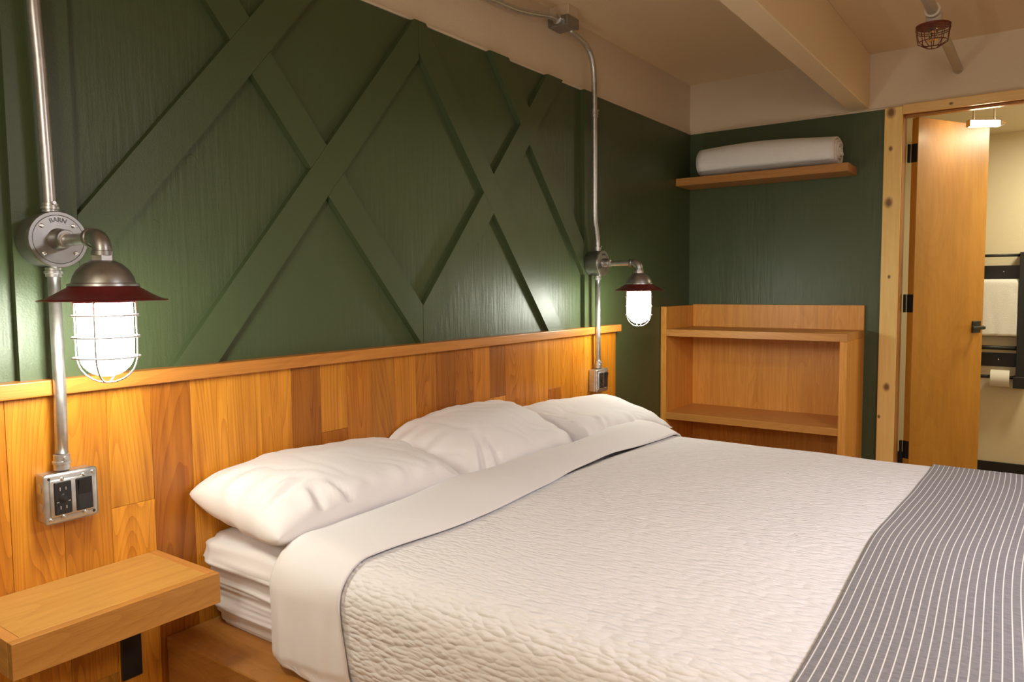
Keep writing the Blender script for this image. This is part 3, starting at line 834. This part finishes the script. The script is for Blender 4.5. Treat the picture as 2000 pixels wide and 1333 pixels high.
def wall_lamp(loc, label):
    t = thing('wall_lamp', label, 'lamp', loc, 'caged barn lamps over the headboard')
    Lm = lambda name, bm, mat, parent=None, smooth=True: mk(name, bm, mat, parent or t, smooth, local=True)
    # round junction box with cover plate
    bm = bmesh.new()
    lathe(bm, [(0.0005, -0.020), (0.050, -0.020), (0.0535, -0.024), (0.0545, -0.068), (0.0555, -0.072), (0.0555, -0.078), (0.0565, -0.079), (0.0565, -0.086),
               (0.0545, -0.089), (0.0485, -0.089), (0.0478, -0.0878), (0.0470, -0.089), (0.022, -0.0895), (0.0205, -0.092), (0.0195, -0.105),
               (0.0180, -0.120), (0.0165, -0.122), (0.0005, -0.122)], axis='Y', seg=48)
    autosmooth(Lm('mounting_box', bm, CAST), 40)
    for a in (45, 225, 140, 320):
        bm = bmesh.new()
        lathe(bm, [(0.0042, -0.0885), (0.0040, -0.0915), (0.0025, -0.0925), (0.0003, -0.0925)], (0.040*cos(radians(a)), 0, 0.040*sin(radians(a))), 'Y', 10)
        autosmooth(Lm('screw', bm, SCREW))
    b = text_mesh('BARN', 0.0125, 0.0010)
    bmesh.ops.rotate(b, verts=b.verts, matrix=Matrix.Rotation(radians(90), 3, 'X'))
    for v in b.verts:      # letters follow the rim
        r = 0.0385 + v.co.z; a = radians(90) - v.co.x/0.0385
        v.co = Vector((r*cos(a), -0.0893 + v.co.y, r*sin(a)))
    Lm('lettering', b, plain('cast_lettering', (0.16, 0.155, 0.15), 0.4, 0.9), None, False)
    # arm and elbow
    bm = bmesh.new(); tube(bm, [(0, -0.110, -0.003), (0, -0.245, -0.003)], 0.0115, 20)
    lathe(bm, [(0.0118, -0.118), (0.0150, -0.119), (0.0150, -0.126), (0.0118, -0.127)], (0, 0, -0.003), 'Y', 20)
    autosmooth(Lm('arm', bm, STEEL))
    bm = bmesh.new()
    pth = [(0, -0.222, -0.003), (0, -0.232, -0.003)]
    for q in range(9):
        a = q/8*pi/2; pth.append((0, -0.236-0.024*sin(a), -0.003-0.024*(1-cos(a))))
    pth.append((0, -0.260, -0.036))
    tube(bm, pth, [0.0165]*2 + [0.0165]*9 + [0.0165], 20)
    lathe(bm, [(0.0165, -0.216), (0.0185, -0.217), (0.0185, -0.227), (0.0165, -0.229)], (0, 0, -0.003), 'Y', 24)
    lathe(bm, [(0.0165, -0.028), (0.0188, -0.029), (0.0188, -0.037), (0.0150, -0.038)], (0, -0.260, 0), 'Z', 24)
    autosmooth(Lm('elbow', bm, CAST))
    C0 = (0, -0.260, 0)
    bm = bmesh.new(); lathe(bm, [(0.0005, -0.036), (0.0190, -0.036), (0.0190, -0.054), (0.0005, -0.054)], C0, 'Z', 6)
    Lm('hex_coupling', bm, STEEL, None, False)
    bm = bmesh.new()
    lathe(bm, [(0.0005, -0.046), (0.0210, -0.0465), (0.0330, -0.0530), (0.0440, -0.0640), (0.0510, -0.0760), (0.0535, -0.0860), (0.0540, -0.0880),
               (0.0600, -0.0895), (0.0605, -0.0940), (0.0560, -0.0950), (0.0500, -0.0930), (0.046, -0.080), (0.0005, -0.078)], C0, 'Z', 40)
    autosmooth(Lm('dome', bm, CAST), 40)
    bm = bmesh.new()
    lathe(bm, [(0.0480, -0.0925), (0.0590, -0.0935), (0.0610, -0.0960), (0.0800, -0.1075), (0.0960, -0.1160), (0.1085, -0.1190), (0.1095, -0.1200), (0.1085, -0.1212),
               (0.0960, -0.1182), (0.0790, -0.1098), (0.0600, -0.0985), (0.0480, -0.0975), (0.0480, -0.0925)], C0, 'Z', 48)
    autosmooth(Lm('shade', bm, RED), 50)
    # collar and jar
    bm = bmesh.new(); lathe(bm, [(0.050, -0.096), (0.0515, -0.098), (0.0515, -0.120), (0.0535, -0.121), (0.0535, -0.124), (0.0490, -0.125), (0.0490, -0.096)], C0, 'Z', 36)
    autosmooth(Lm('collar', bm, RED))
    bm = bmesh.new()
    pr = [(0.0440, -0.110), (0.0462, -0.122), (0.0470, -0.150), (0.0470, -0.205), (0.0460, -0.222)]
    for q in range(1, 9):
        a = q/8*pi/2; pr.append((max(0.0004, 0.0460*cos(a)), -0.222-0.040*sin(a)))
    lathe(bm, pr, C0, 'Z', 28)
    Lm('glass_jar', bm, JAR)
    # wire guard
    bm = bmesh.new()
    cg = Lm('wire_guard', (lambda b_: (lathe(b_, [(0.0515, -0.116), (0.0545, -0.116), (0.0545, -0.1215), (0.0515, -0.1215), (0.0515, -0.116)], C0, 'Z', 32), b_)[1])(bm), STEEL)
    for q in range(2):
        a = pi/4 + q*pi/2
        ca, sa = cos(a), sin(a)
        path = [(0.0535, -0.118), (0.0540, -0.150), (0.0545, -0.190), (0.0540, -0.225)]
        for k in range(1, 12):
            th_ = k/12*pi; path.append((0.0530*cos(th_), -0.226-0.048*sin(th_)))
        path += [(-0.0540, -0.225), (-0.0545, -0.190), (-0.0540, -0.150), (-0.0535, -0.118)]
        bm = bmesh.new()
        tube(bm, [(r*ca, -0.260+r*sa, z) for r, z in path], 0.0017, 8)
        Lm('guard_wire', bm, STEEL, cg)
    for z, rr in ((-0.148, 0.0560), (-0.188, 0.0565), (-0.226, 0.0565)):
        bm = bmesh.new()
        tube(bm, [(rr*cos(2*pi*k/32), -0.260+rr*sin(2*pi*k/32), z) for k in range(32)], 0.0017, 8, closed=True)
        Lm('guard_ring', bm, STEEL, cg)
    return t
wall_lamp((0.243, 0, 1.312), 'caged barn lamp with dark red shade above the nightstand, nearest the viewer')
wall_lamp((2.474, 0, 1.312), 'caged barn lamp with dark red shade near the oak bookcase corner')

# ------------------------------------------------------------------ conduits
def conduit(label, path, r=0.0118, couplings=(), straps=(), group='galvanized conduits on the bed wall'):
    t = thing('conduit', label, 'pipe', path[0], group)
    bm = bmesh.new(); tube(bm, path, r, 16); mk('tube', bm, STEEL, t, True)
    for c, z0, z1 in couplings:
        bm = bmesh.new()
        rr = r+0.0034
        lathe(bm, [(r, z0), (rr, z0+0.001), (rr, (z0+z1)/2-0.004), (rr+0.0022, (z0+z1)/2-0.003), (rr+0.0022, (z0+z1)/2+0.002), (rr, (z0+z1)/2+0.003), (rr, z1-0.001), (r, z1)], (c[0], c[1], 0), 'Z', 20)
        tube(bm, [(c[0], c[1]-rr+0.001, (z0+z1)/2+0.009), (c[0], c[1]-rr-0.0055, (z0+z1)/2+0.009)], 0.0036, 8)
        autosmooth(mk('coupling', bm, STEEL, t))
    return t
conduit('galvanized conduit rising from the near lamp to the ceiling', smooth_path([(0.243, -0.058, 1.366), (0.2425, -0.058, 1.42), (0.241, -0.058, 1.50), (0.237, -0.058, 1.66), (0.232, -0.058, 1.78), (0.231, -0.058, 1.95), (0.231, -0.058, ZC+0.01)], 6), couplings=[((0.243, -0.058), 1.366, 1.386)])
conduit('galvanized conduit from the near lamp down to its outlet box', [(0.2435, -0.058, 1.258), (0.2435, -0.058, 1.0), (0.2400, -0.058, 0.842)], couplings=[((0.2435, -0.058), 1.238, 1.258), ((0.2402, -0.058), 0.845, 0.878)])
conduit('galvanized conduit from the far lamp bending up into the junction box', smooth_path([(2.476, -0.058, 1.366), (2.475, -0.058, 1.41), (2.464, -0.058, 1.455), (2.450, -0.058, 1.52), (2.449, -0.058, 1.71), (2.449, -0.058, 1.96), (2.447, -0.058, 2.08), (2.436, -0.058, 2.16), (2.409, -0.058, 2.205), (2.370, -0.058, 2.230), (2.310, -0.055, 2.245), (2.258, -0.052, 2.262)], 6), couplings=[((2.476, -0.058), 1.366, 1.386), ((2.449, -0.058), 1.940, 1.975)])
conduit('galvanized conduit from the far lamp down to its outlet box', [(2.476, -0.058, 1.258), (2.478, -0.058, 1.0), (2.482, -0.058, 0.842)], couplings=[((2.476, -0.058), 1.238, 1.258), ((2.482, -0.058), 0.845, 0.878)])
conduit('galvanized conduit running along the cream wall to the junction box', smooth_path([(XL+0.001, -0.030, 2.235), (0.4, -0.030, 2.236), (1.60, -0.030, 2.238), (1.80, -0.030, 2.240), (1.93, -0.032, 2.248), (2.05, -0.040, 2.266), (2.11, -0.044, 2.277), (2.185, -0.046, 2.280)], 6))

jb = thing('junction_box', 'square grey steel junction box under the ceiling block, above the bed', 'junction box', (2.22, 0.004, 2.276))
mk('body', B(2.176, 2.264, 0.003, -0.080, 2.256, 2.2955, 0.003), CAST, jb)
mk('cover', B(2.174, 2.266, -0.080, -0.091, 2.254, 2.2955, 0.003), CAST, jb)
bm = bmesh.new(); lathe(bm, [(0.017, 2.162), (0.020, 2.164), (0.020, 2.174), (0.014, 2.1765)], (0, -0.046, 2.280), 'X', 8, True, True); mk('connector', bm, STEEL, jb)
bm = bmesh.new(); lathe(bm, [(0.0045, 2.172), (0.0040, 2.176)], (0, -0.070, 2.276), 'X', 10, True); mk('screw', bm, SCREW, jb)

# ------------------------------------------------------------------ outlet boxes
def outlet_box(x0, label):
    t = thing('outlet_box', label, 'outlet', (x0, -0.031, 0.740), 'steel outlet boxes on the headboard')
    X = lambda a: x0 + a
    Wd, Z0b, Z1b = 0.104, 0.740, 0.843
    mk('box', B(X(0.002), X(Wd-0.002), -0.0312, -0.066, Z0b+.002, Z1b-.002, 0.004, 2), STEEL, t)
    cov = mk('cover', B(X(0), X(Wd), -0.066, -0.0745, Z0b, Z1b, 0.006, 3), STEEL, t)
    autosmooth(cov, 50)
    bm = bmesh.new(); box(bm, X(0.010), X(Wd-0.010), -0.0735, -0.0785, Z0b+0.014, Z1b-0.012, 0.003, 2)
    autosmooth(mk('raised_face', bm, STEEL, cov), 50)
    # knockouts on the left side
    for zz in (0.772, 0.812):
        bm = bmesh.new(); lathe(bm, [(0.0105, X(0.0022)), (0.0105, X(0.0008)), (0.009, X(0.0004)), (0.0003, X(0.0004))], (0, -0.049, zz), 'X', 16); mk('knockout', bm, STEEL, t)
    # receptacle
    rc = mk('receptacle', B(X(0.0165), X(0.0495), -0.0775, -0.0815, 0.7585, 0.8255, 0.0015), BLACK, t); rc['label'] = 'black duplex receptacle'
    for zz in (0.8110, 0.7730):
        bm = bmesh.new()
        box(bm, X(0.0262), X(0.0280), -0.0814, -0.0822, zz-0.0035, zz+0.0035); mk('slot', bm, SCREW, rc)
        bm = bmesh.new(); box(bm, X(0.0372), X(0.0390), -0.0814, -0.0822, zz-0.003, zz+0.003); mk('slot', bm, SCREW, rc)
    bm = bmesh.new(); lathe(bm, [(0.0085, -0.0810), (0.0085, -0.0826), (0.0070, -0.0832), (0.0004, -0.0832)], (X(0.033), 0, 0.792), 'Y', 20); autosmooth(mk('reset_button', bm, BLACK_GLOSS, rc))
    for xx in (0.0220, 0.0440):
        bm = bmesh.new(); box(bm, X(xx-.0022), X(xx+.0022), -0.0812, -0.0822, 0.7838, 0.7856); mk('slot', bm, SCREW, rc)
    # rocker switch
    sw = mk('switch', B(X(0.0580), X(0.0910), -0.0775, -0.0805, 0.7585, 0.8255, 0.0015), BLACK, t); sw['label'] = 'black rocker switch'
    bm = bmesh.new()
    prof_ = [(-0.0800, 0.7615), (-0.0815, 0.7615), (-0.0815+0.0010, 0.792), (-0.0860, 0.8225), (-0.0800, 0.8225)]
    for (ya, za) in [0]*0: pass
    a = [bm.verts.new((X(0.0625), y, z)) for y, z in prof_]; b = [bm.verts.new((X(0.0865), y, z)) for y, z in prof_]
    bm.faces.new(a); bm.faces.new(list(reversed(b)))
    for i in range(5): bm.faces.new((a[i], b[i], b[(i+1) % 5], a[(i+1) % 5]))
    mk('rocker', bm, BLACK_GLOSS, sw)
    for xx, zz in ((0.010, 0.750), (0.094, 0.833), (0.033, 0.8305), (0.0745, 0.8315), (0.033, 0.7530), (0.0745, 0.7530)):
        y0 = -0.0745 if xx < .02 or xx > .09 else -0.0780
        bm = bmesh.new(); lathe(bm, [(0.0040, y0+0.001), (0.0038, y0-0.0018), (0.002, y0-0.0026), (0.0003, y0-0.0026)], (X(xx), 0, zz), 'Y', 10)
        autosmooth(mk('screw', bm, SCREW, t))
    for xx, zz in ((0.010, 0.833), (0.094, 0.750)):
        bm = bmesh.new(); lathe(bm, [(0.0030, -0.0735), (0.0030, -0.0748), (0.0003, -0.0748)], (X(xx), 0, zz), 'Y', 10)
        mk('screw_hole', bm, BLACK, t)
    return t
outlet_box(0.197, 'steel outlet box with black receptacle and switch, above the nightstand')
outlet_box(2.440, 'steel outlet box with black receptacle and switch, at the far end of the headboard')

# ------------------------------------------------------------------ bookcase
bc = thing('bookcase', 'oak bookcase with a raised gallery standing in the corner beside the bed', 'bookcase', (3.45, -0.48, 0))
KX, KB = 3.265, 3.6505; KL, KR = -0.002, -0.934
mk('side_panel', B(KX, KB, KL, -0.034, 0, 1.100, 0.001), OAK_Z, bc)
mk('back_panel', B(3.632, KB, -0.0343, KR, 0, 1.104, 0.001), OAK_Z, bc)
mk('top_shelf', B(KX, 3.6317, -0.0343, KR, 0.943, 0.980, 0.001), OAK_Y, bc)
mk('side_panel', B(KX, 3.6317, -0.900, KR, 0, 0.9427, 0.001), OAK_Z, bc)
mk('shelf', B(KX+0.001, 3.6317, -0.0343, -0.8997, 0.497, 0.534, 0.001), OAK_Y, bc)
mk('shelf', B(KX+0.001, 3.6317, -0.0343, -0.8997, 0.05, 0.087, 0.001), OAK_Y, bc)

# towel shelf
SX = 3.4475
sh = mk('wall_shelf', B(SX, XB-0.0005, -0.002, -0.881, 1.753, 1.794, 0.0015), wood('oak_wall_shelf', (0.52, 0.24, 0.065), (0.33, 0.135, 0.03), 'Y', rough=0.42, streak=60, ring=5), None, loc=(3.55, -0.44, 1.753))
tag(sh, 'thick floating oak shelf high in the corner, holding a towel', 'shelf')
# rolled towel
bm = bmesh.new()
TURN = 4.6; NT = 150; NYT = 26
def spiral(tt):
    th_ = tt*TURN*2*pi; r = 0.010 + (0.079-0.010)*tt
    c, s = cos(th_), sin(th_)
    ex = 0.82
    return r*math.copysign(abs(c)**ex, c)*1.10, r*math.copysign(abs(s)**ex, s)*0.98
OUT = {}
def towel(u, v):
    dx, dz = spiral(u)
    jit = 0.016*nz(u*9, 2.0)*1.0
    y = -0.118 - (0.697 + jit)*v + 0.012*nz(u*6, 8.0)*(1-v) - 0.006*(1-u)*(v-.5)*6
    h = 1.0 + 0.07*sin(pi*min(1, v*1.05)) - 0.10*v*v - 0.03*(1-v)**4
    x = 3.545 + dx + 0.003*nz(u*20, v*4, 1)
    z = 1.795 + max(0.004, (0.0795 + dz)*h*1.0) + 0.002*nz(v*8, u*30, 3)
    return Vector((x, y, z))
grid(bm, NT, NYT, towel)
tw = mk('rolled_towel', bm, TERRY, None, True, loc=(3.545, -0.46, 1.795))
tag(tw, 'thick white towel rolled up on the high oak shelf', 'towel')
md = tw.modifiers.new('thickness', 'SOLIDIFY'); md.thickness = 0.0085; md.offset = 0

# ------------------------------------------------------------------ sprinkler pipe
PZ, PY = 2.200, -1.306
sp = thing('sprinkler', 'sprinkler head in a red wire guard on a cream ceiling pipe', 'sprinkler', (2.752, PY, PZ))
bm = bmesh.new(); tube(bm, [(XL, PY, PZ), (XB+0.003, PY, PZ)], 0.0195, 18); mk('pipe', bm, PIPE_WHITE, sp, True)
bm = bmesh.new()
tube(bm, [(2.752-0.045, PY, PZ), (2.752+0.045, PY, PZ)], 0.0265, 18)
lathe(bm, [(0.0265, 0.0), (0.0265, -0.032), (0.024, -0.036), (0.0205, -0.037), (0.0205, -0.046), (0.0005, -0.046)], (2.752, PY, PZ), 'Z', 20)
autosmooth(mk('tee_fitting', bm, PIPE_WHITE, sp))
bm = bmesh.new()
lathe(bm, [(0.0005, -0.046), (0.0150, -0.046), (0.0150, -0.056), (0.011, -0.058), (0.011, -0.066), (0.0005, -0.066)], (2.752, PY, PZ), 'Z', 6)
tube(bm, smooth_path([(2.752, PY-0.010, PZ-0.064), (2.752, PY-0.014, PZ-0.080), (2.752, PY-0.004, PZ-0.096)], 4), 0.003, 8)
tube(bm, smooth_path([(2.752, PY+0.010, PZ-0.064), (2.752, PY+0.014, PZ-0.080), (2.752, PY+0.004, PZ-0.096)], 4), 0.003, 8)
lathe(bm, [(0.0005, -0.094), (0.017, -0.096), (0.017, -0.098), (0.0005, -0.0985)], (2.752, PY, PZ), 'Z', 16)
autosmooth(mk('sprinkler_head', bm, CHROME, sp))
gd = None
def ring_(r, z, n=24): return [(2.752+r*cos(2*pi*k/n), PY+r*sin(2*pi*k/n), PZ+z) for k in range(n)]
bm = bmesh.new()
lathe(bm, [(0.016, -0.050), (0.020, -0.050), (0.056, -0.046), (0.058, -0.044), (0.058, -0.050), (0.056, -0.052), (0.020, -0.055), (0.016, -0.055)], (2.752, PY, PZ), 'Z', 24)
gd = mk('wire_guard', bm, RED_WIRE, sp); gd['label'] = 'dark red wire guard'
for r, z in ((0.057, -0.058), (0.055, -0.066), (0.050, -0.104), (0.022, -0.122)):
    bm = bmesh.new(); tube(bm, ring_(r, z), 0.0017, 6, closed=True); mk('guard_ring', bm, RED_WIRE, gd, True)
for k in range(10):
    a = 2*pi*k/10+0.2
    bm = bmesh.new()
    tube(bm, [(2.752+r*cos(a), PY+r*sin(a), PZ+z) for r, z in ((0.058, -0.046), (0.056, -0.062), (0.053, -0.085), (0.050, -0.104), (0.022, -0.122))], 0.0015, 6)
    mk('guard_wire', bm, RED_WIRE, gd, True)

# ------------------------------------------------------------------ bathroom things
lb = thing('light_bar', 'short glowing light bar inside the bathroom doorway above the door', 'light', (3.856, -1.400, BZ))
dirv = Vector((0.091, -0.126, 0)).normalized(); yaw = math.atan2(dirv.y, dirv.x)
lb.rotation_euler = (0, 0, yaw)
lk = lambda name, bm, mat, parent=None, smooth=False: mk(name, bm, mat, parent or lb, smooth, local=True)
lk('diffuser', B(-0.072, 0.072, -0.014, 0.014, -0.164, -0.136, 0.004, 2), BATH_LED)
lk('housing', B(-0.076, 0.076, -0.016, 0.016, -0.136, -0.131, 0.001), CHROME)
lk('end_cap', B(0.072, 0.077, -0.015, 0.015, -0.165, -0.136, 0.001), CHROME)
lk('end_cap', B(-0.077, -0.072, -0.015, 0.015, -0.165, -0.136, 0.001), CHROME)
for xx in (-0.05, 0.05):
    bm = bmesh.new(); tube(bm, [(xx, 0, -0.132), (xx, 0, 0.0)], 0.004, 10); lk('stem', bm, CHROME)
bm = bmesh.new(); lathe(bm, [(0.0005, 0.077), (0.010, 0.078), (0.0125, 0.088), (0.010, 0.098), (0.0005, 0.100)], (0, 0, -0.148), 'X', 16); lk('finial', bm, GLASS, None, True)

RX = XW-0.06
rk = thing('towel_rack', 'black wall rack with towel rails and shelf plates in the bathroom', 'rack', (XW, -1.44, 0.9))
mk('post', B(RX-0.03, XW-0.0005, -1.533, -1.580, 0.60, 1.395, 0.002), BLACK_METAL, rk)
mk('post', B(RX-0.03, XW-0.0005, -1.160, -1.200, 0.60, 1.395, 0.002), BLACK_METAL, rk)
mk('foot', B(RX-0.045, XW-0.0005, -1.522, -1.590, 0.570, 0.640, 0.003), BLACK_METAL, rk)
for z0, z1, r in ((1.369, 1.387, 0.009), (0.800, 0.825, 0.009), (0.622, 0.642, 0.009)):
    bm = bmesh.new(); tube(bm, [(RX-0.012, -1.18, (z0+z1)/2), (RX-0.012, -1.56, (z0+z1)/2)], (z1-z0)/2, 14)
    mk('rail', bm, BLACK_METAL, rk, True)
mk('plate', B(XW-0.012, XW-0.001, -1.20, -1.534, 1.237, 1.318, 0.001), BLACK_METAL, rk)
mk('plate', B(XW-0.012, XW-0.001, -1.20, -1.534, 0.692, 0.776, 0.001), BLACK_METAL, rk)
bm = bmesh.new(); tube(bm, [(RX, -1.18, 1.215), (RX, -1.54, 1.215)], 0.007, 12); mk('rail', bm, BLACK_METAL, rk, True)
for yy, zz in ((-1.45, 1.280), (-1.44, 0.735)):
    bm = bmesh.new(); lathe(bm, [(0.005, XW-0.0115), (0.004, XW-0.014), (0.0003, XW-0.0145)], (0, yy, zz), 'X', 10); mk('screw', bm, SCREW, rk)
# hand towel over the rail
bm = bmesh.new()
pt = [(RX+0.020, 0.92)]
def ht(u, v):
    y = -1.300 - 0.232*v + 0.003*nz(u*5, v*4)
    s = u
    if s < 0.45: z = 0.90 + (1.212-0.90)*s/0.45; x = RX+0.018
    elif s < 0.55: a = (s-.45)/.1*pi; x = RX + 0.018*cos(a); z = 1.212 + 0.018*sin(a)
    else: z = 1.212 - (1.212-0.886)*(s-.55)/.45; x = RX-0.018
    return Vector((x + 0.004*nz(v*7, u*3, 2)*(1 if s > .6 else 0), y, z + 0.006*nz(v*3, 1, 5)*(s > .9)))
grid(bm, 46, 20, ht)
htw = mk('hand_towel', bm, TERRY, None, True, loc=(RX, -1.44, 1.2))
tag(htw, 'white hand towel hanging on the black bathroom rack', 'towel')
md = htw.modifiers.new('thickness', 'SOLIDIFY'); md.thickness = 0.010; md.offset = 0
bm = bmesh.new()
lathe(bm, [(0.018, -1.405), (0.052, -1.405), (0.052, -1.503), (0.018, -1.503), (0.018, -1.405)], (RX-0.012, 0, 0.624), 'Y', 28)
tp = mk('toilet_paper_roll', bm, PAPER, None, False, loc=(RX-0.012, -1.454, 0.612))
autosmooth(tp)
tag(tp, 'white toilet paper roll on the lowest bar of the black rack', 'toilet paper')
